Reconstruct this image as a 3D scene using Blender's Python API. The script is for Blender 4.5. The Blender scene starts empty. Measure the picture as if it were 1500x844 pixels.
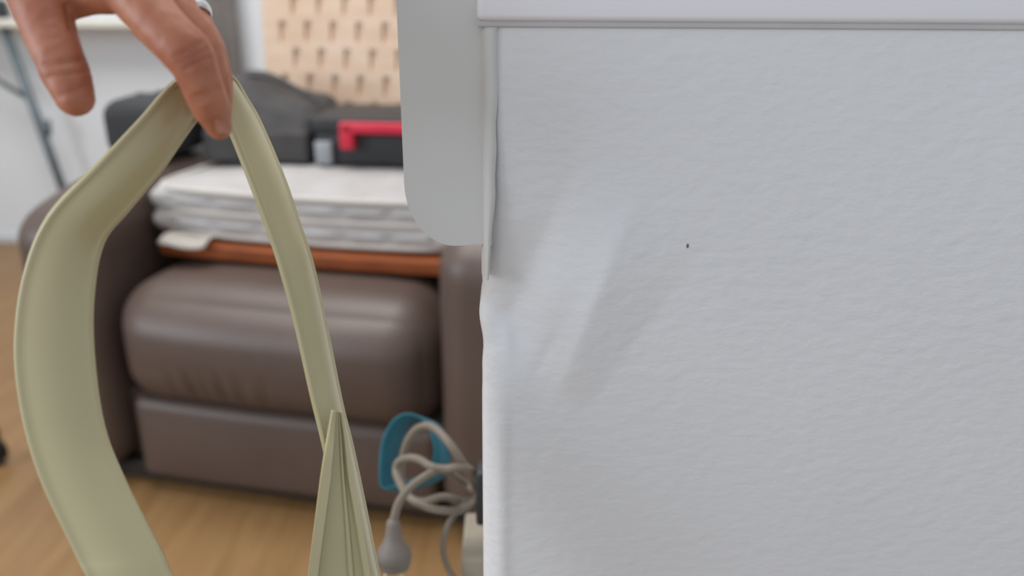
import bpy, bmesh, math, random
from mathutils import Vector, Matrix, noise
random.seed(4)
S = bpy.context.scene
COL = S.collection

# ------------------------------------------------------------------ camera
F, CX, CY = 1200.0, 750.0, 422.0
CAMZ, PITCH, ROLL = 0.90, math.radians(20), math.radians(0.35)
cam_d = bpy.data.cameras.new('camera'); cam = bpy.data.objects.new('camera', cam_d)
COL.objects.link(cam); S.camera = cam
cam.location = (0, 0, CAMZ)
cam.rotation_euler = (Matrix.Rotation(math.pi/2 - PITCH, 3, 'X') @ Matrix.Rotation(ROLL, 3, 'Z')).to_euler()
cam_d.sensor_width = 36; cam_d.lens = F/1500*36
cam_d.clip_start = 0.02; cam_d.clip_end = 50
cam_d.dof.use_dof = True; cam_d.dof.focus_distance = 0.43; cam_d.dof.aperture_fstop = 4.6
RM = cam.rotation_euler.to_matrix(); C0 = Vector((0, 0, CAMZ))
# ------------------------------------------------------------------ light
W = bpy.data.worlds.new('world'); S.world = W; W.use_nodes = True
W.node_tree.nodes['Background'].inputs[0].default_value = (0.86, 0.93, 1.0, 1)
W.node_tree.nodes['Background'].inputs[1].default_value = 0.62
def area(name, loc, target, size, power, col):
    l = bpy.data.lights.new(name, 'AREA'); l.shape = 'RECTANGLE'; l.size, l.size_y = size
    l.energy = power; l.color = col
    o = bpy.data.objects.new(name, l); COL.objects.link(o); o.location = loc
    o.rotation_euler = (Vector(target)-Vector(loc)).to_track_quat('-Z', 'Y').to_euler()
    return o
# daylight from the window side of the room (in the plane of wall_left) and the room's ceiling lamp, both above or beside the picture
area('ceiling_lamp_offscreen', (-0.8, 1.35, 2.58), (-0.8, 1.3501, 0), (1.5, 1.2), 42, (1.0, 0.97, 0.93))
area('window_left_offscreen', (-3.18, -0.7, 1.6), (0, -0.7, 1.6), (1.6, 1.6), 62, (0.86, 0.93, 1.0))
S.view_settings.view_transform = 'Standard'; S.view_settings.look = 'None'
S.view_settings.gamma = 1; S.view_settings.use_curve_mapping = False
S.view_settings.exposure = 0.1

# ------------------------------------------------------------------ helpers
def ray(px, py):
    return RM @ Vector(((px-CX)/F, -(py-CY)/F, -1.0))
def pt(px, py, d): return C0 + ray(px, py)*d          # at distance d along the optical axis
def onY(px, py, Y):
    r = ray(px, py); return C0 + r*(Y/r.y)
def srgb(r, g, b):
    f = lambda c: (c/255/12.92) if c/255 <= 0.04045 else ((c/255+0.055)/1.055)**2.4
    return (f(r), f(g), f(b), 1)

def mat(name, col, rough=0.5, col2=None, scale=20, stretch=(1, 1, 1), bump=0.0, bscale=80, metal=0,
        sss=0, spec=0.5, bstretch=None, detail=4, coat=0, bdist=0.002):
    m = bpy.data.materials.new(name); m.use_nodes = True
    nt = m.node_tree; b = nt.nodes['Principled BSDF']
    b.inputs['Roughness'].default_value = rough; b.inputs['Metallic'].default_value = metal
    b.inputs['Specular IOR Level'].default_value = spec
    b.inputs['Coat Weight'].default_value = coat
    if sss:
        b.inputs['Subsurface Weight'].default_value = sss
        b.inputs['Subsurface Radius'].default_value = (0.006, 0.002, 0.001)
        b.inputs['Subsurface Scale'].default_value = 0.6
    tc = nt.nodes.new('ShaderNodeTexCoord')
    def nz(sc, st, det):
        mp = nt.nodes.new('ShaderNodeMapping'); mp.inputs['Scale'].default_value = st
        n = nt.nodes.new('ShaderNodeTexNoise'); n.inputs['Scale'].default_value = sc
        n.inputs['Detail'].default_value = det
        nt.links.new(tc.outputs['Object'], mp.inputs[0]); nt.links.new(mp.outputs[0], n.inputs['Vector'])
        return n
    n = nz(scale, stretch, detail)
    r = nt.nodes.new('ShaderNodeValToRGB')
    r.color_ramp.elements[0].position = 0.32; r.color_ramp.elements[1].position = 0.68
    c2 = col2 or tuple(c*0.92 for c in col[:3])+(1,)
    r.color_ramp.elements[0].color = c2; r.color_ramp.elements[1].color = col
    nt.links.new(n.outputs['Fac'], r.inputs[0]); nt.links.new(r.outputs[0], b.inputs['Base Color'])
    if bump:
        n2 = nz(bscale, bstretch or (1, 1, 1), 3)
        bp = nt.nodes.new('ShaderNodeBump'); bp.inputs['Strength'].default_value = bump
        bp.inputs['Distance'].default_value = bdist
        nt.links.new(n2.outputs['Fac'], bp.inputs['Height']); nt.links.new(bp.outputs[0], b.inputs['Normal'])
    return m

def obj(name, bm, m, parent=None, smooth=True):
    me = bpy.data.meshes.new(name)
    if isinstance(bm, bmesh.types.BMesh):
        bmesh.ops.recalc_face_normals(bm, faces=bm.faces)
        bm.to_mesh(me); bm.free()
    else:
        me.from_pydata(*bm); me.update()
    for p in me.polygons: p.use_smooth = smooth
    me.materials.append(m)
    o = bpy.data.objects.new(name, me); COL.objects.link(o)
    if parent: o.parent = parent
    return o
def thing(name, label, cat, loc=(0, 0, 0), rz=0, group=None):
    o = bpy.data.objects.new(name, None); COL.objects.link(o); o.empty_display_size = 0.05
    o.location = loc; o.rotation_euler = (0, 0, rz)
    return tag(o, label, cat, group)
def tag(o, label, cat, group=None):
    o['label'] = label; o['category'] = cat
    if group: o['group'] = group
    return o
def struct(o): o['kind'] = 'structure'; return o
def world_to(parent_loc, p): return p - Vector(parent_loc)

def box(lo, hi, bev=0.0, seg=3, bm=None, M=None):
    bm = bm or bmesh.new()
    t = bmesh.new()
    bmesh.ops.create_cube(t, size=1)
    for v in t.verts:
        v.co = Vector([lo[i] + (v.co[i]+0.5)*(hi[i]-lo[i]) for i in range(3)])
    if bev: bmesh.ops.bevel(t, geom=list(t.edges), offset=bev, segments=seg, profile=0.5, affect='EDGES')
    if M is not None: bmesh.ops.transform(t, matrix=M, verts=t.verts)
    me = bpy.data.meshes.new('tmp'); t.to_mesh(me); t.free(); bm.from_mesh(me); bpy.data.meshes.remove(me)
    return bm

def rbox(lo, hi, r, fn=None, n=14, seg=4):
    """box with absolute corner radius r, subdivided so that fn can shape it"""
    bm = bmesh.new(); bmesh.ops.create_cube(bm, size=2)
    bmesh.ops.subdivide_edges(bm, edges=list(bm.edges), cuts=n, use_grid_fill=True)
    c = [(lo[i]+hi[i])/2 for i in range(3)]; h = [(hi[i]-lo[i])/2 for i in range(3)]
    for v in bm.verts:
        u = v.co.copy()
        # denser sampling towards the borders
        u = Vector([math.copysign(1-(1-abs(x))**1.6, x) for x in u])
        p = Vector([u[i]*h[i] for i in range(3)])
        inn = Vector([max(-(h[i]-r), min(h[i]-r, p[i])) for i in range(3)])
        d = p-inn
        if d.length > 1e-9:
            p = inn + d.normalized()*min(r, d.length) if d.length > r else p
        co = Vector([c[i]+p[i] for i in range(3)])
        if fn: co = fn(co, u)
        v.co = co
    return bm

def catmull(P, k=8, closed=False):
    out = []; n = len(P)
    for i in range(n if closed else n-1):
        g = (lambda j: P[j % n]) if closed else (lambda j: P[max(0, min(n-1, j))])
        p0, p1, p2, p3 = g(i-1), g(i), g(i+1), g(i+2)
        for s in range(k):
            t = s/k
            out.append(0.5*((2*p1) + (p2-p0)*t + (2*p0-5*p1+4*p2-p3)*t*t + (3*p1-p0-3*p2+p3)*t**3))
    if not closed: out.append(P[-1].copy())
    return out
def tube(P, r, seg=10, bm=None, closed=False, caps=True):
    bm = bm or bmesh.new()
    rr = r if isinstance(r, (list, tuple)) else [r]*len(P)
    n = len(P); rings = []; up = None
    for i, p in enumerate(P):
        a = P[(i-1) % n] if (closed or i > 0) else P[i]; b = P[(i+1) % n] if (closed or i < n-1) else P[i]
        t = (b-a).normalized()
        if up is None:
            up = t.orthogonal().normalized()
        up = (up - t*up.dot(t)); up = up.normalized() if up.length > 1e-6 else t.orthogonal().normalized()
        s = t.cross(up)
        rings.append([bm.verts.new(p + (up*math.cos(2*math.pi*j/seg)+s*math.sin(2*math.pi*j/seg))*rr[i]) for j in range(seg)])
    for i in range(n if closed else n-1):
        A, B = rings[i], rings[(i+1) % n]
        for j in range(seg): bm.faces.new((A[j], A[(j+1) % seg], B[(j+1) % seg], B[j]))
    if caps and not closed:
        bm.faces.new(rings[0][::-1]); bm.faces.new(rings[-1])
    return bm
def sm(a, b, x):
    t = max(0, min(1, (x-a)/(b-a))); return t*t*(3-2*t)

# ------------------------------------------------------------------ materials
M_floor = mat('floor_laminate', srgb(150, 116, 76), 0.45, srgb(134, 100, 62), 6, (6, 0.7, 1), 0.05, 40)
M_wall = mat('wall_paint', srgb(226, 229, 232), 0.8, srgb(221, 224, 228), 3, bump=0.05, bscale=120)
M_base = mat('baseboard_paint', srgb(206, 208, 210), 0.6)
M_panel = mat('embossed_enamel', srgb(228, 229, 232), 0.33, srgb(225, 226, 229), 8, bump=0.42, bscale=115,
              bstretch=(0.85, 1, 1.4), bdist=0.0014, detail=2)
M_rim = mat('white_rim_plastic', srgb(236, 236, 242), 0.4, srgb(234, 234, 240), 5)
M_seal = mat('grey_joint', srgb(196, 196, 198), 0.7)
M_lid = mat('lid_plastic', srgb(214, 214, 212), 0.5, srgb(211, 211, 209), 5)
M_strip = mat('yellowed_plastic', srgb(190, 179, 140), 0.3, srgb(182, 171, 132), 9, spec=0.5, coat=0.15)
M_skin = mat('skin', srgb(186, 124, 94), 0.5, srgb(166, 98, 72), 55, bump=0.25, bscale=420, sss=0.25, bdist=0.0006)
M_nail = mat('nail', srgb(212, 158, 134), 0.35, srgb(204, 148, 124), 60)
M_silver = mat('silver', srgb(225, 225, 225), 0.25, srgb(215, 215, 215), 40, metal=1)
M_sofa = mat('taupe_leatherette', srgb(92, 77, 70), 0.45, srgb(84, 69, 62), 5, bump=0.12, bscale=60, spec=0.55)
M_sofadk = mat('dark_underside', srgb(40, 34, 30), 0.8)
M_cush = mat('cotton_ticking', srgb(184, 181, 180), 0.9, srgb(170, 166, 164), 14, bump=0.3, bscale=300)
M_piping = mat('cushion_piping', srgb(198, 192, 186), 0.9)
M_wood = mat('orange_brown_wood', srgb(142, 70, 16), 0.7, srgb(114, 50, 8), 10, (1.5, 8, 8), 0.1, 60)
M_cloth = mat('white_cloth', srgb(222, 216, 208), 0.9)
M_black = mat('black_plastic', srgb(44, 45, 48), 0.5, srgb(38, 39, 42), 20)
M_char = mat('charcoal_fabric', srgb(72, 69, 69), 0.8, srgb(60, 58, 58), 18, bump=0.2, bscale=200)
M_chard = mat('charcoal_trim', srgb(46, 46, 49), 0.7)
M_red = mat('red_plastic', srgb(206, 38, 64), 0.4, srgb(196, 32, 58), 20)
M_latch = mat('grey_latch', srgb(150, 154, 158), 0.5)
M_birch = mat('pale_birch', srgb(220, 194, 172), 0.6, srgb(210, 180, 154), 7, (1, 1, 5), 0.05, 80)
M_curt = mat('grey_curtain', srgb(176, 170, 166), 0.9, srgb(164, 158, 154), 20)
M_table = mat('table_top', srgb(232, 228, 216), 0.5)
M_steel = mat('grey_steel', srgb(112, 124, 130), 0.45, srgb(96, 108, 114), 30, metal=0.3)
M_cord = mat('grey_cord', srgb(126, 115, 102), 0.6, srgb(114, 103, 90), 30)
M_plug = mat('plug_plastic', srgb(116, 108, 100), 0.6)
M_teal = mat('teal_strap', srgb(36, 112, 130), 0.7, srgb(28, 96, 112), 40)
M_beige = mat('beige_plastic', srgb(160, 150, 134), 0.6)
M_rubber = mat('black_rubber', srgb(22, 22, 24), 0.6)
M_brass = mat('brass_pin', srgb(190, 170, 120), 0.35, metal=0.9)

# ------------------------------------------------------------------ room
WY = 2.94
o = obj('floor', box((-3.2, -1.6, -0.05), (2.4, WY+0.1, 0)), M_floor, smooth=False); struct(o)
o = obj('wall_back', box((-3.2, WY, 0), (2.4, WY+0.1, 2.6)), M_wall, smooth=False); struct(o)
o = obj('wall_left', box((-3.3, -1.6, 0), (-3.2, WY+0.1, 2.6)), M_wall, smooth=False); struct(o)
o = obj('baseboard_back', box((-3.2, WY-0.012, 0), (2.4, WY, 0.03), 0.003, 2), M_base, smooth=False); struct(o)

# ------------------------------------------------------------------ chest freezer
FY, FX0, FX1, FB, FT = 0.40, -0.0165, 0.56, 0.97, 0.8843   # side panel plane, rear, front, far side, top of cabinet
frz = thing('chest_freezer', 'white chest freezer with dented embossed side panel and its lid standing open', 'freezer', (FX0, FY, 0))
def L(p): return Vector(p) - Vector((FX0, FY, 0))
def dent(px, py):
    """inward depth (m) and sideways shift of the crumpled rear corner, by place on the panel"""
    d = 0.0
    # long diagonal fold: right boundary runs (1010,390) -> (880,575)
    ax, ay, bx_, by_ = 1015, 385, 872, 580
    dx, dy = bx_-ax, by_-ay; ln = math.hypot(dx, dy)
    s = ((px-ax)*dy - (py-ay)*dx)/ln          # + : to the lower right of the fold line
    t = ((px-ax)*dx + (py-ay)*dy)/(ln*ln)     # along the line 0..1
    s = -s                                    # distance to the left of the line
    return s, t
def panel_disp(px, py):
    """depth (m, + inwards): a shallow ridge runs down-left, with a crumpled hollow between it and the corner"""
    s, t = dent(px, py)
    # band to the left of the fold line rises outwards to a ridge ...
    w = max(20.0, 118 - 62*t)
    env = sm(-0.35, 0.55, t)*(1-sm(0.93, 1.22, t))
    d = -0.000050*max(0.0, min(s, w))
    # ... and falls away again towards the corner
    if s > w: d += 0.000075*min(s-w, 105)
    d *= env
    e = math.exp(-((py-470)/100)**2)*(1-sm(790, 880, px))
    d += e*0.0042*(1-sm(712, 850, px))
    d += e*0.0008*math.sin((px-715)/17.0+(py-470)/45.0)
    d += 0.0009*math.exp(-(((px-775)/40)**2+((py-372)/40)**2))
    d -= 0.0012*math.exp(-(((px-744)/9)**2+((py-500)/26)**2))
    d += 0.0007*math.exp(-(((px-800-(520-py)*0.5)/8)**2+((py-520)/40)**2))
    d -= 0.0011*math.exp(-((px-735)/9)**2)*sm(540, 640, py)      # rolled bead along the corner
    return d
bm = bmesh.new()
# perimeter profile: rear face -> rounded corner -> side panel -> front corner -> front -> far side
R = 0.014; prof = []
prof.append((FX0, FB))
for y in (0.8, 0.6, 0.5, 0.45): prof.append((FX0, y))
for k in range(9):
    a = math.pi/2*k/8
    prof.append((FX0+R-R*math.cos(a), FY+R-R*math.sin(a)))
nx = 170; x0 = FX0+R; x1 = FX1-0.02
for k in range(1, nx+1):
    t = k/nx; prof.append((x0+(x1-x0)*(0.55*t+0.45*t**2.2), FY))
for k in range(1, 7):
    a = math.pi/2*k/6; prof.append((x1+0.02*math.sin(a), FY+0.02-0.02*math.cos(a)))
prof.append((FX1, FB))
nz = 150
zs = [FT-(FT-0.52)*k/nz for k in range(nz+1)] + [0.45, 0.35, 0.2, 0.04]
RMi = RM.transposed()
grid = []
for z in zs:
    row = []
    for i, (x, y) in enumerate(prof):
        p = Vector((x, y, z))
        if y < FY+0.06 and x < 0.3:
            q = RMi @ (p-C0); px = CX+F*q.x/-q.z; py = CY-F*q.y/-q.z
            fade = 1-sm(FY+0.012, FY+0.06, y)
            p.y += panel_disp(px, py)*fade
            # wavy buckled corner edge
            if x < FX0+0.03:
                wv = 0.0011*math.sin(z*92)+0.0008*math.sin(z*211+1)
                p.x += wv*sm(0.80, 0.77, z)*sm(0.685, 0.715, z)*(1-sm(FX0+0.004, FX0+0.03, x))*0.8
        row.append(bm.verts.new(L(p)))
    grid.append(row)
for j in range(len(grid)-1):
    for i in range(len(prof)-1):
        bm.faces.new((grid[j][i], grid[j][i+1], grid[j+1][i+1], grid[j+1][i]))
    bm.faces.new((grid[j][-1], grid[j][0], grid[j+1][0], grid[j+1][-1]))
bm.faces.new(grid[-1])
cab = obj('cabinet', bm, M_panel, frz)
# folded corner flange above the dent (lapped sheet metal at the rear corner)
bm = bmesh.new(); fl = []
for k in range(41):
    z = FT-0.0005-(0.125)*k/40
    wob = 0.0013*math.sin(z*88+0.6)+0.0007*math.sin(z*230)
    wd = 0.0052+0.5*wob*sm(0.87, 0.83, z)
    wd *= 0.15+0.85*sm(FT-0.135, FT-0.045, z)
    fl.append([bm.verts.new(L((FX0+0.0004, FY+0.010, z))), bm.verts.new(L((FX0+0.0030, FY-0.0002, z))),
               bm.verts.new(L((FX0+0.0034+wd, FY-0.0008, z))), bm.verts.new(L((FX0+0.0038+wd, FY+0.001, z)))])
for k in range(40):
    for i in range(3): bm.faces.new((fl[k][i], fl[k][i+1], fl[k+1][i+1], fl[k+1][i]))
obj('corner_flange', bm, M_lid, cab)
# chip of missing enamel on the panel
p = onY(1007, 360, FY)
bm = bmesh.new(); bmesh.ops.create_circle(bm, cap_ends=True, radius=0.0007, segments=8)
bmesh.ops.transform(bm, matrix=Matrix.Translation(L((p.x, FY-0.0004, p.z))) @ Matrix.Rotation(math.pi/2, 4, 'X') @ Matrix.Scale(1.8, 4, (0, 1, 0)), verts=bm.verts)
obj('enamel_chip', bm, M_steel, cab)
# rim frame on top, with a grey joint below it
obj('rim_joint', box(L((FX0-0.0002, FY-0.0012, FT-0.0006)), L((FX1-0.003, FB-0.003, FT+0.0022)), 0.0005, 1), M_seal, frz, False)
bm = box(L((FX0-0.0004, FY-0.0030, FT+0.0020)), L((FX1+0.004, FY+0.045, FT+0.034)), 0.003, 3)
box(L((FX0-0.0004, FB-0.045, FT+0.0020)), L((FX1+0.004, FB+0.004, FT+0.034)), 0.003, 3, bm)
box(L((FX0-0.0004, FY+0.042, FT+0.0020)), L((FX0+0.045, FB-0.042, FT+0.034)), 0.003, 3, bm)
box(L((FX1-0.045, FY+0.042, FT+0.0020)), L((FX1+0.004, FB-0.042, FT+0.034)), 0.003, 3, bm)
obj('rim', bm, M_rim, frz)
bm = box(L((FX0+0.043, FY+0.043, 0.20)), L((FX1-0.043, FB-0.043, 0.205)))
obj('inner_floor', bm, M_rim, frz, False)
# open lid standing behind the rear edge, rounded lower rear corner
LY0, LY1 = FY+0.0045, FB+0.003
xr = FX0+0.006; xl = -0.0545; zb = 0.7757; rad = 0.025
out = [(xr, zb)]
for k in range(13):
    a = math.pi/2*k/12; out.append((xl+rad-rad*math.sin(a), zb+rad*1.3-rad*1.3*math.cos(a)))
out.append((xl-0.0004, 0.93)); out.append((xl-0.001, 1.40)); out.append((xl+0.008, 1.415)); out.append((xr, 1.415))
bm = bmesh.new()
va = [bm.verts.new(L((x, LY0, z))) for x, z in out]; vb = [bm.verts.new(L((x, LY1, z))) for x, z in out]
bm.faces.new(va); bm.faces.new(vb[::-1])
for i in range(len(out)):
    j = (i+1) % len(out); bm.faces.new((va[i], vb[i], vb[j], va[j]))
eds = [e for e in bm.edges if all(v in va for v in e.verts) or all(v in vb for v in e.verts)]
bmesh.ops.bevel(bm, geom=eds, offset=0.0016, segments=2, profile=0.5, affect='EDGES')
lid = obj('lid', bm, M_lid, frz, False)
# hinges joining lid and cabinet
for y in (FY+0.12, FB-0.12):
    obj('hinge', box(L((FX0-0.004, y-0.025, 0.79)), L((FX0+0.003, y+0.025, 0.87)), 0.001, 1), M_steel, frz, False)
# black cord hook and beige connection box on the rear face
hp = pt(706, 722, 0.70)
obj('cord_hook', box(L((FX0-0.013, hp.y-0.012, hp.z-0.026)), L((FX0+0.002, hp.y+0.012, hp.z+0.026)), 0.003, 2), M_black, frz)
bp = pt(690, 800, 0.72)
obj('connection_box', box(L((FX0-0.026, bp.y-0.02, bp.z-0.09)), L((FX0+0.002, bp.y+0.05, bp.z)), 0.003, 2), M_beige, frz)
# power cord
D = 0.70
path = [(704, 716, .69), (697, 733, .70), (676, 747, .70), (649, 748, .69), (622, 742, .69), (599, 728, .70), (586, 708, .71), (580, 690, .72),
        (584, 677, .72), (599, 671, .71), (615, 674, .70), (632, 684, .69), (652, 687, .69), (678, 684, .69), (697, 698, .70), (701, 724, .715),
        (682, 735, .72), (650, 728, .72), (618, 735, .73), (596, 724, .735), (588, 695, .735), (594, 655, .73), (609, 630, .72), (626, 624, .71),
        (642, 632, .70), (659, 651, .69), (673, 671, .69), (686, 692, .70), (697, 718, .71), (686, 712, .72), (668, 700, .715), (650, 688, .705), (636, 691, .69),
        (618, 701, .68), (599, 716, .68), (584, 737, .68), (576, 764, .68)]
P = catmull([L(pt(*q)) for q in path], 8)
cord = obj('power_cord', tube(P, 0.0036, 8), M_cord, frz)
pa, pb = L(pt(576, 764, .68)), L(pt(578, 838, .685))
ax = (pb-pa)
P = [pa+ax*t for t in (-0.04, 0.0, 0.1, 0.3, 0.42, 0.55, 0.68, 0.82, 0.86)]
obj('plug', tube(P, [.0042, .0055, .0062, .0074, .0095, .0135, .0148, .0140, .011], 14), M_plug, cord)
P = [pa+ax*t for t in (0.80, 0.86, 0.93, 0.95)]
obj('plug_face', tube(P, [.0126, .0128, .0122, .009], 14), M_plug, cord)
side = ax.cross(Vector((0, 1, 0))).normalized()
for s in (-1, 1):
    q = pa+ax*0.93+side*0.0065*s-Vector((0, 0.002, 0)); obj('pin', tube([q, q+ax*0.28], 0.0021, 8), M_brass, cord)
P = catmull([L(pt(*q)) for q in [(684, 735, .715), (668, 752, .71), (655, 772, .70), (649, 802, .70), (655, 829, .70), (668, 850, .70), (690, 872, .71)]], 6)
obj('thin_wire', tube(P, 0.0026, 8), M_cord, frz)
# teal hook-and-loop strap round the cord loops
ring = [(571, 716), (569, 685), (574, 648), (590, 619), (612, 611), (634, 622), (646, 648), (647, 676), (634, 698), (612, 708), (588, 716)]
bm = bmesh.new(); rr = []
Pc = catmull([pt(a, b, .755) for a, b in ring], 5, True)
cen = sum(Pc, Vector())/len(Pc)
wv = (ray(600, 660).normalized()*0.6+Vector((0.75, 0.1, -0.35))).normalized()*0.011
for p in Pc:
    n = (p-cen).normalized()*0.0009
    rr.append([bm.verts.new(p-wv-n), bm.verts.new(p+wv-n), bm.verts.new(p+wv+n), bm.verts.new(p-wv+n)])
for i in range(len(rr)):
    A, B = rr[i], rr[(i+1) % len(rr)]
    for k in range(4): bm.faces.new((A[k], A[(k+1) % 4], B[(k+1) % 4], B[k]))
tag(obj('cable_strap', bm, M_teal), 'teal fabric strap looped round the coiled grey power cord', 'strap')

# ------------------------------------------------------------------ armchair
A0 = Vector((-0.70, 1.335, 0)); AR = math.radians(-12.3)
chair = thing('armchair', 'taupe leatherette armchair piled with cushion, bag and toolbox', 'armchair', A0, AR)
AMi = (Matrix.Translation(A0) @ Matrix.Rotation(AR, 4, 'Z')).inverted()
def wrk(co, amp=0.004, f=6): 
    return co + Vector((0, noise.noise(co*f)*amp, noise.noise(co*f+Vector((9, 3, 1)))*amp))
def seat_fn(co, u):
    if u.y < 0:   # front roll with vertical puckers gathered at the lower seam
        b = math.cos(min(1, abs(u.z))*math.pi/2)
        co.y -= 0.022*b*(1-abs(u.x)**4)*sm(-0.2, -0.95, u.y)
        pk = sum(q*math.exp(-((co.x-c-0.12*(c-0.2)*u.z)/0.008)**2) for c, q in ((0.115, .5), (0.150, 1), (0.178, .7), (0.212, 1), (0.250, .8), (0.300, .5)))
        co.y += 0.011*pk*math.exp(-((u.z+0.45)/0.28)**2)*sm(-0.5, -0.95, u.y)
    if u.z > 0: co.z += 0.012*(1-u.x**2)*(1-u.y**2)
    return wrk(co, 0.003)
obj('seat_cushion', rbox((-0.020, -0.012, 0.175), (0.588, 0.69, 0.412), 0.085, seat_fn, 96), M_sofa, chair)
obj('front_panel', rbox((0.004, 0.0, 0.030), (0.584, 0.05, 0.195), 0.018, lambda c, u: wrk(c+Vector((0, -0.008*(1-u.z**2)*(1-u.x**4), 0)), 0.002), 20), M_sofa, chair)
obj('base', rbox((-0.06, 0.04, 0.045), (0.60, 0.88, 0.19), 0.01, None, 4), M_sofa, chair)
def arm_fn(sgn):
    def f(co, u):
        co.x += sgn*0.014*(1-u.y**2)*(1-u.z**2)
        if u.z > 0.2 and u.y < 0: co.z -= 0.03*sm(-0.5, -1, u.y)*sm(0.2, 1, u.z)
        return wrk(co, 0.004, 5)
    return f
obj('arm', rbox((-0.175, -0.03, 0.035), (-0.024, 0.67, 0.570), 0.06, arm_fn(-1), 22), M_sofa, chair)
obj('arm', rbox((0.592, -0.03, 0.035), (0.745, 0.67, 0.570), 0.06, arm_fn(1), 22), M_sofa, chair)
def back_fn(co, u):
    co.y += (co.z-0.4)*0.10
    return wrk(co, 0.004, 5)
obj('backrest', rbox((-0.065, 0.705, 0.17), (0.600, 0.87, 1.0), 0.06, back_fn, 18), M_sofa, chair)
for x in (-0.10, 0.69):
    for y in (0.05, 0.60):
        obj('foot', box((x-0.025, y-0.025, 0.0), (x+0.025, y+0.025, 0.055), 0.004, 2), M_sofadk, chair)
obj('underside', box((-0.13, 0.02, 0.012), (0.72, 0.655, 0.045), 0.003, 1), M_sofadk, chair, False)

CH = Matrix.Translation(A0) @ Matrix.Rotation(AR, 4, 'Z')
def in_chair(x, y, z): return CH @ Vector((x, y, z))
# brown board lying across the seat
def board_fn(co, u): 
    co.z -= 0.004*(1-u.x**2); return co
bo = obj('wooden_board', rbox((-0.285, -0.21, 0.0), (0.285, 0.21, 0.028), 0.006, board_fn, 12), M_wood)
bo.location = in_chair(0.295, 0.345, 0.4285); bo.rotation_euler = (0, 0, AR)
tag(bo, 'orange-brown wooden board on the armchair seat under the pale cushion', 'board')
# white cloth corner peeping out between board and cushion
bm = bmesh.new(); g = []
for i in range(13):
    r = []
    for j in range(9):
        x = i/12*0.10; y = j/8*0.036
        r.append(bm.verts.new((x, y-0.012*math.sin(x*28)*(1-j/8), 0.002+0.002*math.sin(x*60+y*20)-0.012*(1-j/8)**3)))
    g.append(r)
for i in range(12):
    for j in range(8): bm.faces.new((g[i][j], g[i+1][j], g[i+1][j+1], g[i][j+1]))
bmesh.ops.solidify(bm, geom=bm.faces[:], thickness=0.002)
cl = obj('cloth', bm, M_cloth); cl.location = in_chair(0.02, 0.117, 0.466); cl.rotation_euler = (0, 0, AR)
tag(cl, 'small white cloth folded between the brown board and pale cushion', 'cloth')
# boxy quilted cushion
ct = thing('box_cushion', 'pale grey boxy cushion with stitched sides on the armchair', 'cushion', in_chair(0.285, 0.405, 0.459), AR)
def cush_fn(co, u):
    e = max(abs(u.x), abs(u.y))
    s = 1 if e > 0.93 and abs(u.z) < 0.97 else 0
    if s:
        out = Vector((co.x, co.y, 0)).normalized()
        per = co.x if abs(u.y) >= abs(u.x) else co.y
        ridg = abs(math.sin((u.z+1)*math.pi))           # two swollen tubes round the side
        co += out*(0.010*ridg-0.004)
        if abs(abs(u.z)-0.5) < 0.35:
            co -= out*0.009*max(0, math.cos(per*2*math.pi/0.085))**8*math.exp(-((abs(u.z)-0.5)/0.16)**2)
    if u.z > 0.9: co.z += 0.010*(1-u.x**2)*(1-u.y**2) + 0.006*noise.noise(co*9)
    sag = 0.006*math.cos(co.x*5.2)
    co.z += -sag + 0.006
    return co
cb = obj('cover', rbox((-0.300, -0.240, 0.0), (0.300, 0.240, 0.088), 0.016, cush_fn, 60), M_cush, ct)
for zz in (0.004, 0.046, 0.086):
    lp = []
    for k in range(120):
        a = 2*math.pi*k/120; c, s = math.cos(a), math.sin(a)
        p = 10.0; l = (abs(c)**p+abs(s)**p)**(1/p)
        x, y = c/l*0.300, s/l*0.240
        lp.append(Vector((x, y, zz-0.006*math.cos(x*5.2)+0.006)))
    obj('piping', tube(lp, 0.0055, 8, closed=True), M_piping, cb)

CT = 0.560   # top of the cushion
# charcoal soft bag leaning against the left arm
bt = thing('tool_bag', 'charcoal soft tool bag slumped on the pale cushion', 'bag', in_chair(0.085, 0.465, CT+0.004), AR+math.radians(8))
def bag_fn(co, u):
    co.z -= 0.030*sm(-0.4, 1, u.x)*sm(-0.5, 1, u.z)
    co.z += 0.022*sm(0.4, -0.6, u.x)*sm(-1, 0.5, u.z)
    if u.z > 0: co.y += 0.03*u.z
    return co + Vector((0, 0, 0.006))*noise.noise(co*12) + Vector((0, 0.005, 0))*noise.noise(co*9+Vector((4, 4, 4)))
bd = obj('body', rbox((-0.115, -0.10, 0.0), (0.115, 0.12, 0.138), 0.03, bag_fn, 26), M_char, bt)
bm = rbox((-0.110, -0.108, 0.0), (0.110, -0.085, 0.065), 0.009, lambda c, u: c+Vector((0, 0.004, 0))*noise.noise(c*14), 14)
obj('front_pocket', bm, M_char, bt)
P = catmull([Vector((-0.10, 0.01, 0.150)), Vector((-0.03, 0.02, 0.160)), Vector((0.04, 0.02, 0.140)), Vector((0.10, 0.01, 0.108))], 8)
obj('zip', tube(P, 0.004, 6), M_chard, bd)
# little dark pouch on the arm of the chair
pp = thing('pouch', 'small dark pouch lying on the armchair arm beside the bag', 'pouch', in_chair(-0.105, 0.36, 0.575), AR)
pb_ = obj('body', rbox((-0.075, -0.10, 0.0), (0.060, 0.10, 0.120), 0.032, lambda c, u: c+Vector((0, 0, 0.008))*noise.noise(c*14), 16), M_chard, pp)
P = [Vector((-0.05+0.09*k/8, 0.0, 0.120)) for k in range(9)]
obj('zip', tube(P, 0.003, 6), M_char, pb_)
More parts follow.
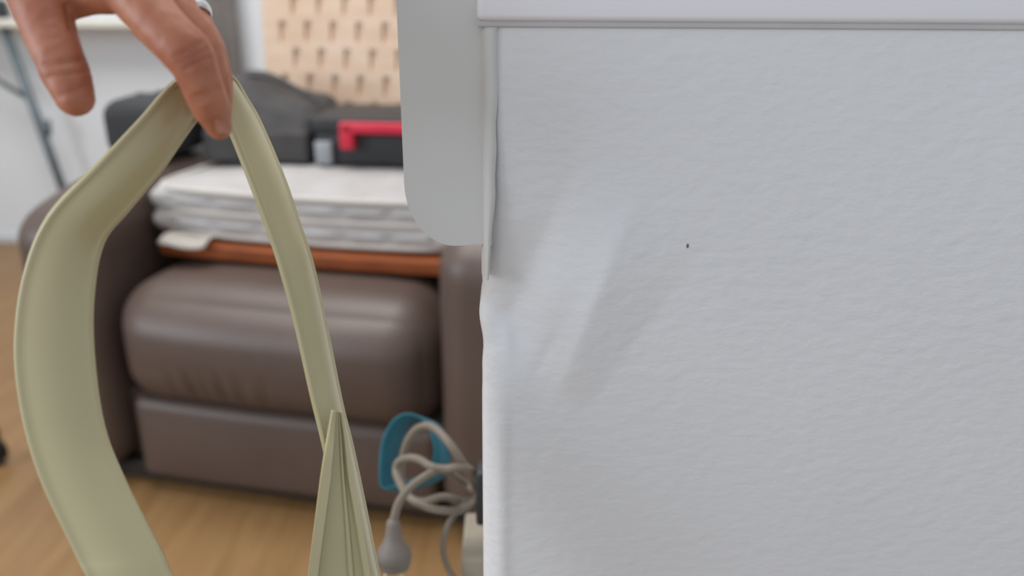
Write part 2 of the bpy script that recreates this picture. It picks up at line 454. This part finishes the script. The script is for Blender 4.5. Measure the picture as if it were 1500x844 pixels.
# black toolbox with a red handle
tb = thing('toolbox', 'black plastic toolbox with red carry handle on the pale cushion', 'toolbox', in_chair(0.372, 0.495, CT), AR+math.radians(8))
body = obj('body', box((-0.165, -0.09, 0.0), (0.165, 0.10, 0.068), 0.008, 3), M_black, tb)
obj('top', box((-0.170, -0.094, 0.066), (0.170, 0.104, 0.100), 0.008, 3), M_black, tb)
hy0, hy1 = -0.118, -0.092
bm = box((-0.105, hy0, 0.070), (0.105, hy0+0.016, 0.092), 0.004, 2)
for s in (-1, 1):
    box((s*0.092-0.014, hy0, 0.038), (s*0.092+0.014, -0.086, 0.090), 0.004, 2, bm)
obj('handle', bm, M_red, tb)
for s in (-1, 1):
    obj('latch', box((s*0.145-0.017, -0.104, 0.004), (s*0.145+0.017, -0.086, 0.050), 0.003, 2), M_latch, tb)

# pale slotted wooden board standing against the backrest
sb = thing('slotted_board', 'pale wooden board with staggered upright slots leaning on the armchair backrest', 'board',
           in_chair(-0.046, 0.692, 0.416), AR)
sb.rotation_euler = (math.radians(-4.0), 0, AR)
pw, ph, sw, sh, T, dp = 0.064, 0.060, 0.018, 0.044, 0.014, 0.008
W0, NR = 0.61, 10
bm = bmesh.new(); bs = bmesh.new()
def quad(b, *q): b.faces.new([b.verts.new(v) for v in q])
for r in range(NR):
    z0 = r*ph; off = 0.0 if r % 2 else pw/2
    xs = [0.02+off+pw*k for k in range(-1, 12)]
    last = 0.0
    for xc in xs:
        a, b2 = xc-pw/2, xc+pw/2
        if a < 0.0 or b2 > W0: continue
        if a > last+1e-6: quad(bm, (last, -T, z0), (a, -T, z0), (a, -T, z0+ph), (last, -T, z0+ph))
        l, rr_, bt_, tp = xc-sw/2, xc+sw/2, z0+(ph-sh)/2, z0+(ph+sh)/2
        quad(bm, (a, -T, z0), (l, -T, z0), (l, -T, z0+ph), (a, -T, z0+ph))
        quad(bm, (rr_, -T, z0), (b2, -T, z0), (b2, -T, z0+ph), (rr_, -T, z0+ph))
        quad(bm, (l, -T, z0), (rr_, -T, z0), (rr_, -T, bt_), (l, -T, bt_))
        quad(bm, (l, -T, tp), (rr_, -T, tp), (rr_, -T, z0+ph), (l, -T, z0+ph))
        y2 = -T+dp
        quad(bs, (l, -T, bt_), (l, y2, bt_), (l, y2, tp), (l, -T, tp))
        quad(bs, (rr_, -T, bt_), (rr_, -T, tp), (rr_, y2, tp), (rr_, y2, bt_))
        quad(bs, (l, -T, bt_), (rr_, -T, bt_), (rr_, y2, bt_), (l, y2, bt_))
        quad(bs, (l, -T, tp), (l, y2, tp), (rr_, y2, tp), (rr_, -T, tp))
        quad(bs, (l, y2, bt_), (rr_, y2, bt_), (rr_, y2, tp), (l, y2, tp))
        last = b2
    if last < W0: quad(bm, (last, -T, z0), (W0, -T, z0), (W0, -T, z0+ph), (last, -T, z0+ph))
H = NR*ph
quad(bm, (0, -T, 0), (0, 0, 0), (0, 0, H), (0, -T, H)); quad(bm, (W0, -T, 0), (W0, -T, H), (W0, 0, H), (W0, 0, 0))
quad(bm, (0, -T, H), (0, 0, H), (W0, 0, H), (W0, -T, H)); quad(bm, (0, -T, 0), (W0, -T, 0), (W0, 0, 0), (0, 0, 0))
quad(bm, (0, 0, 0), (W0, 0, 0), (W0, 0, H), (0, 0, H))
face = obj('face', bm, M_birch, sb, False); obj('slots', bs, M_birch, sb, False)

# ------------------------------------------------------------------ behind: curtain, table, castor
c0, c1 = onY(296, 60, 2.86).x, onY(347, 60, 2.86).x
bm = bmesh.new(); g = []
for i in range(41):
    x = c0+(c1-c0)*i/40; y = 2.895+0.007*math.sin(i*0.55)
    g.append([bm.verts.new((x, y, z)) for z in (0.02, 0.8, 1.6, 2.5)])
for i in range(40):
    for j in range(3): bm.faces.new((g[i][j], g[i+1][j], g[i+1][j+1], g[i][j+1]))
bmesh.ops.solidify(bm, geom=bm.faces[:], thickness=0.004)
tag(obj('curtain', bm, M_curt), 'narrow grey curtain hanging on the white wall behind the armchair', 'curtain')

tx1 = -1.05
tt = thing('folding_table', 'white table with splayed grey steel legs against the wall', 'table', (-1.9, 2.62, 0))
def LT(p): return Vector(p)-Vector((-1.9, 2.62, 0))
obj('table_top', box(LT((-2.75, 2.80, 0.775)), LT((tx1, 2.93, 0.800)), 0.005, 2), M_table, tt)
def leg(a, b, Y, r=0.015, name='leg', parent=tt):
    return obj(name, tube([LT(a), LT(b)], r, 10), M_steel, parent)
Yl = 2.83
la = onY(18, 72, Yl); lb = onY(80, 243, Yl)
k = (0.0-la.z)/(lb.z-la.z); foot = la+(lb-la)*k
k2 = (0.776-la.z)/(lb.z-la.z); top = la+(lb-la)*k2
l1 = leg(top, foot, Yl)
sa = onY(38, 142, Yl+0.01); sb2 = onY(-6, 116, Yl+0.01)
obj('strut', tube([LT(sa), LT(sb2+(sb2-sa)*3)], 0.009, 8), M_steel, l1)
q = onY(62, 185, Yl); obj('joint', tube([LT(q+Vector((0.018, 0, 0.02))), LT(q+Vector((0.012, 0, -0.03)))], 0.014, 8), M_steel, l1)
for (x, dx, Y) in ((-2.62, -0.12, Yl), (-2.62, -0.12, 2.88)):
    leg(Vector((x, Y, 0.776)), Vector((x+dx, Y, 0.0)), Y)
kb = onY(2, 16, 2.86)
bx = box((-0.10, -0.05, 0), (0.0, 0.05, 0.06), 0.012, 3)
cs = obj('camera_case', bx, M_black); cs.location = (kb.x-0.005, 2.87, 0.800)
tag(cs, 'small black case standing on the white table', 'case')

wh = thing('castor', 'black rubber castor wheel standing on the floor', 'castor', (-1.036, 1.424, 0), math.radians(80))
def disc(x0, x1, r, seg=24, bev=0.004):
    P = [Vector((x0, 0, 0.029)), Vector((x0+bev, 0, 0.029)), Vector((x1-bev, 0, 0.029)), Vector((x1, 0, 0.029))]
    return tube(P, [r-bev, r, r, r-bev], seg)
obj('wheel', disc(-0.012, 0.012, 0.029), M_rubber, wh)
bm = box((-0.020, -0.008, 0.024), (-0.0145, 0.008, 0.070), 0.002, 1)
box((0.0145, -0.008, 0.024), (0.020, 0.008, 0.070), 0.002, 1, bm); box((-0.020, -0.012, 0.064), (0.020, 0.012, 0.072), 0.002, 1, bm)
obj('fork', bm, M_black, wh)

# ------------------------------------------------------------------ yellowed strip bent into a loop
st = thing('plastic_strip', 'yellowed cream plastic strip bent into a loop and held by the hand', 'strip', pt(120, 900, 0.36))
SL = st.location.copy()
# (left-edge px, py, depth) and (right-edge px, py, depth) along the loop, from its lower left end over the top and down the right
edges = [((170, 930, .338), (300, 930, .345)), ((128, 844, .340), (250, 844, .348)), ((112, 812, .342), (233, 806, .350)),
         ((60, 700, .346), (182, 705, .356)), ((32, 600, .350), (150, 622, .360)), ((23, 505, .352), (135, 520, .362)), ((36, 405, .352), (135, 432, .362)),
         ((72, 318, .350), (150, 356, .362)), ((146, 240, .348), (188, 308, .360)), ((205, 178, .350), (238, 248, .360)), ((256, 122, .356), (284, 182, .366)),
         ((300, 100, .370), (310, 150, .374)), ((338, 110, .384), (324, 158, .379)), ((362, 146, .396), (337, 186, .382))]
for (ax_, ay_), (bx_, by_) in (((382, 182), (350, 218)), ((416, 262), (376, 285)), ((438, 328), (396, 340)), ((457, 385), (412, 388)), ((477, 475), (435, 472)), ((500, 590), (459, 580)),
                               ((516, 655), (476, 650)), ((536, 750), (498, 755)), ((556, 850), (522, 855)), ((574, 930), (540, 930))):
    dd = 0.384+0.024*(by_-218)/700
    edges.append(((ax_, ay_, dd+0.021), (bx_, by_, dd)))
def resample(E, n=6):
    A = catmull([pt(*e[0])-SL for e in E], n); B = catmull([pt(*e[1])-SL for e in E], n)
    return A, B
def strip_mesh(A, B, bow, lip, lipw, th):
    """channel section: bowed web with a rolled lip along both borders"""
    bm = bmesh.new(); rows = []
    n = len(A)
    for i in range(n):
        a, b = A[i], B[i]
        t = ((A[min(n-1, i+1)]+B[min(n-1, i+1)])-(A[max(0, i-1)]+B[max(0, i-1)])).normalized()
        wv = b-a; w = wv.length; u = wv/w; nv = u.cross(t).normalized()
        pr = []
        for k in range(13):
            s = k/12; pr.append((s*w, bow*math.sin(math.pi*s)))
        front = [(0.0, lip)]+[(lipw, lip*0.8)]+[(x, y) for x, y in pr[1:-1]]+[(w-lipw, lip*0.8), (w, lip)]
        back = [(w+th*0.5, -th*0.6)]+[(x, y-th) for x, y in reversed(pr[1:-1])]+[(-th*0.5, -th*0.6)]
        rows.append([bm.verts.new(a+u*x+nv*y) for x, y in front+back])
    m = len(rows[0])
    for i in range(n-1):
        for k in range(m): bm.faces.new((rows[i][k], rows[i][(k+1) % m], rows[i+1][(k+1) % m], rows[i+1][k]))
    bm.faces.new(rows[0][::-1]); bm.faces.new(rows[-1])
    return bm
A, B = resample(edges)
obj('band', strip_mesh(A, B, 0.0035, 0.0012, 0.0016, 0.0022), M_strip, st)
# lower channel section lying against the right leg
chn = [((485, 600, .394), (500, 604, .397)), ((478, 640, .395), (507, 640, .399)), ((470, 690, .393), (515, 690, .398)), ((461, 760, .391), (528, 760, .397)), ((450, 850, .389), (543, 850, .396)), ((442, 930, .387), (556, 930, .395))]
A, B = resample(chn, 5)
def channel(A, B, wall, th):
    bm = bmesh.new(); rows = []; n = len(A)
    for i in range(n):
        a, b = A[i], B[i]
        t = ((A[min(n-1, i+1)]+B[min(n-1, i+1)])-(A[max(0, i-1)]+B[max(0, i-1)])).normalized()
        wv = b-a; w = wv.length; u = wv/w; nv = u.cross(t).normalized()
        if nv.dot((C0-SL)-a) < 0: nv = -nv
        f = min(1.0, w/0.012); h = wall*f; q = min(th*2.2, w*0.28)
        pr = [(0, 0), (0, h), (q, h), (q*1.25, 0.0006), (w*0.62, 0.0006), (w*0.66, h*0.35), (w*0.72, h*0.35), (w*0.76, 0.0006), (w-q*0.8, 0.0006), (w-q*0.6, h*0.7), (w, h*0.7), (w, 0)]
        rows.append([bm.verts.new(a+u*x+nv*y) for x, y in pr])
    m = len(rows[0])
    for i in range(n-1):
        for k in range(m): bm.faces.new((rows[i][k], rows[i][(k+1) % m], rows[i+1][(k+1) % m], rows[i+1][k]))
    bm.faces.new(rows[0][::-1]); bm.faces.new(rows[-1])
    return bm
obj('channel_end', channel(A, B, 0.006, 0.002), M_strip, st, False)

# ------------------------------------------------------------------ hand
hd = thing('person_hand', 'bare hand with a silver ring gripping the top of the yellowed strip', 'hand', pt(150, -60, 0.335))
HL = hd.location.copy()
bm = bmesh.new()
def limb(pts, k=6):
    """pts: (px, py, depth, radius px) -> smooth tapered tube with round ends"""
    P = [pt(a, b, d)-HL for a, b, d, r in pts]; Rr = [r*d/F for a, b, d, r in pts]
    Q = catmull(P, k); rv = catmull([Vector((r, 0, 0)) for r in Rr], k); rv = [v.x for v in rv]
    tube(Q, rv, 20, bm)
    for p, r in ((Q[0], rv[0]), (Q[-1], rv[-1])):
        bmesh.ops.create_uvsphere(bm, u_segments=20, v_segments=12, radius=r, matrix=Matrix.Translation(p))
def ball(px, py, d, r, sc=(1, 1, 1)):
    bmesh.ops.create_uvsphere(bm, u_segments=20, v_segments=12, radius=r*d/F,
        matrix=Matrix.Translation(pt(px, py, d)-HL) @ Matrix.Diagonal((*sc, 1)))
# thumb
limb([(25, -150, .345, 70), (42, -70, .336, 58), (55, -10, .328, 45), (72, 45, .323, 37.5), (90, 92, .320, 34), (95, 105, .320, 34.5), (106, 132, .319, 30), (110, 143, .319, 27.5)])
# index
limb([(165, -95, .325, 52), (190, -25, .318, 44), (222, 22, .314, 38.5), (255, 58, .312, 36.5), (277, 82, .312, 36.5), (291, 112, .314, 31), (304, 146, .318, 29), (313, 166, .322, 26), (321, 186, .326, 19)])
# middle, ring, little
limb([(205, -95, .345, 50), (235, -30, .338, 40), (258, 18, .334, 33), (289, 62, .333, 32), (304, 100, .335, 29), (312, 140, .339, 28), (318, 172, .345, 21)])
limb([(235, -90, .362, 46), (255, -30, .357, 36), (272, 18, .354, 29), (299, 66, .352, 28), (312, 104, .353, 26), (317, 140, .357, 24), (320, 165, .362, 18)])
limb([(255, -80, .378, 38), (268, -20, .374, 28), (276, 26, .371, 24), (292, 62, .371, 22), (298, 88, .374, 19)])
# palm, web and wrist
for a in ((150, -70, .335, 62), (200, -80, .342, 56), (235, -85, .355, 52), (120, -120, .342, 75), (180, -130, .352, 70), (140, -180, .350, 78), (80, -120, .342, 68)):
    ball(*a)
limb([(95, 0, .330, 30), (130, -12, .328, 33), (165, -14, .325, 34), (190, -12, .322, 32)], 5)
limb([(60, -75, .338, 52), (110, -62, .334, 55), (160, -62, .330, 50)], 5)
limb([(150, -150, .348, 82), (140, -260, .352, 84), (125, -380, .356, 80), (100, -560, .362, 88), (70, -760, .37, 100)], 5)
hand = obj('hand', bm, M_skin, hd)
md = hand.modifiers.new('remesh', 'REMESH'); md.mode = 'VOXEL'; md.voxel_size = 0.0011; md.use_smooth_shade = True
ms = hand.modifiers.new('smooth', 'SMOOTH'); ms.iterations = 5; ms.factor = 0.5
# creases and knuckle wrinkles, pressed in along the joints after remeshing
dg = bpy.context.evaluated_depsgraph_get(); dg.update()
me = bpy.data.meshes.new_from_object(hand.evaluated_get(dg)); hand.modifiers.clear(); old = hand.data; hand.data = me
creases = [((64, 96), (126, 86), 4.0, .0009), ((72, 112), (130, 104), 3.5, .0007), ((88, 140), (128, 124), 3.5, .0006),
           ((262, 92), (303, 72), 3.5, .0007), ((270, 100), (306, 84), 3.5, .0008), ((256, 84), (296, 62), 3.5, .0006),
           ((284, 142), (322, 130), 3.0, .0006), ((287, 150), (322, 138), 3.0, .0005), ((98, 8), (104, 42), 4, .0016)]
nrms = [v.normal.copy() for v in me.vertices]
for v, nr in zip(me.vertices, nrms):
    w = v.co+HL; q = RMi @ (w-C0); px = CX+F*q.x/-q.z; py = CY-F*q.y/-q.z
    if nr.dot((C0-w).normalized()) < 0.05 or py < -40: continue
    dsum = 0
    for (a, b), (c, d), wd, dep in creases:
        ex, ey = c-a, d-b; l2 = ex*ex+ey*ey; t = max(0, min(1, ((px-a)*ex+(py-b)*ey)/l2))
        dist = math.hypot(px-a-ex*t, py-b-ey*t)
        if dist < wd*3: dsum += dep*math.exp(-(dist/wd)**2)
    v.co -= nr*(dsum+0.00025*noise.noise(w*260))
for p in me.polygons: p.use_smooth = True
if not me.materials: me.materials.append(M_skin)
bpy.data.meshes.remove(old)
# nails
def nail(px, py, d, nrm, along, w, l):
    b = bmesh.new(); g = []
    nrm = Vector(nrm).normalized(); al = Vector(along); al = (al-nrm*al.dot(nrm)).normalized(); sd = nrm.cross(al)
    c = pt(px, py, d)-HL
    for i in range(9):
        r = []
        for j in range(9):
            s = (i/8-0.5)*2; t = (j/8-0.5)*2
            k = math.sqrt(max(0.0, 1-0.35*t*t*abs(t)))
            r.append(b.verts.new(c+sd*s*w*k+al*t*l+nrm*(-0.0016*s*s-0.0007*t*t)))
        g.append(r)
    for i in range(8):
        for j in range(8): b.faces.new((g[i][j], g[i+1][j], g[i+1][j+1], g[i][j+1]))
    bmesh.ops.solidify(b, geom=b.faces[:], thickness=0.0005)
    obj('nail', b, M_nail, hand)
tocam = -ray(115, 150).normalized()
RX, UP = RM @ Vector((1, 0, 0)), RM @ Vector((0, 1, 0))
nail(329, 176, .320, tocam*0.35+RX*0.9+UP*0.25, RX*0.35-UP, .0048, .0052)
nail(102, 132, .3268, -tocam*1.0-RX*0.35, RX*0.4-UP, .0052, .0048)
# silver ring on the ring finger
rc = pt(275, 24, .3540)-HL; ra = ((pt(290, 50, .3525)-pt(262, -10, .3555))).normalized()
u = ra.orthogonal().normalized(); v2 = ra.cross(u)
bm = bmesh.new(); rows = []
for i in range(36):
    a = 2*math.pi*i/36; n = u*math.cos(a)+v2*math.sin(a); r = 0.0090
    rows.append([bm.verts.new(rc+n*(r+o_)+ra*h_) for o_, h_ in ((0, -.0024), (.0012, -.0018), (.0015, 0), (.0012, .0018), (0, .0024), (-.0004, 0))])
for i in range(36):
    A_, B_ = rows[i], rows[(i+1) % 36]
    for k in range(6): bm.faces.new((A_[k], A_[(k+1) % 6], B_[(k+1) % 6], B_[k]))
obj('ring', bm, M_silver, hd)['label'] = 'plain silver finger ring'
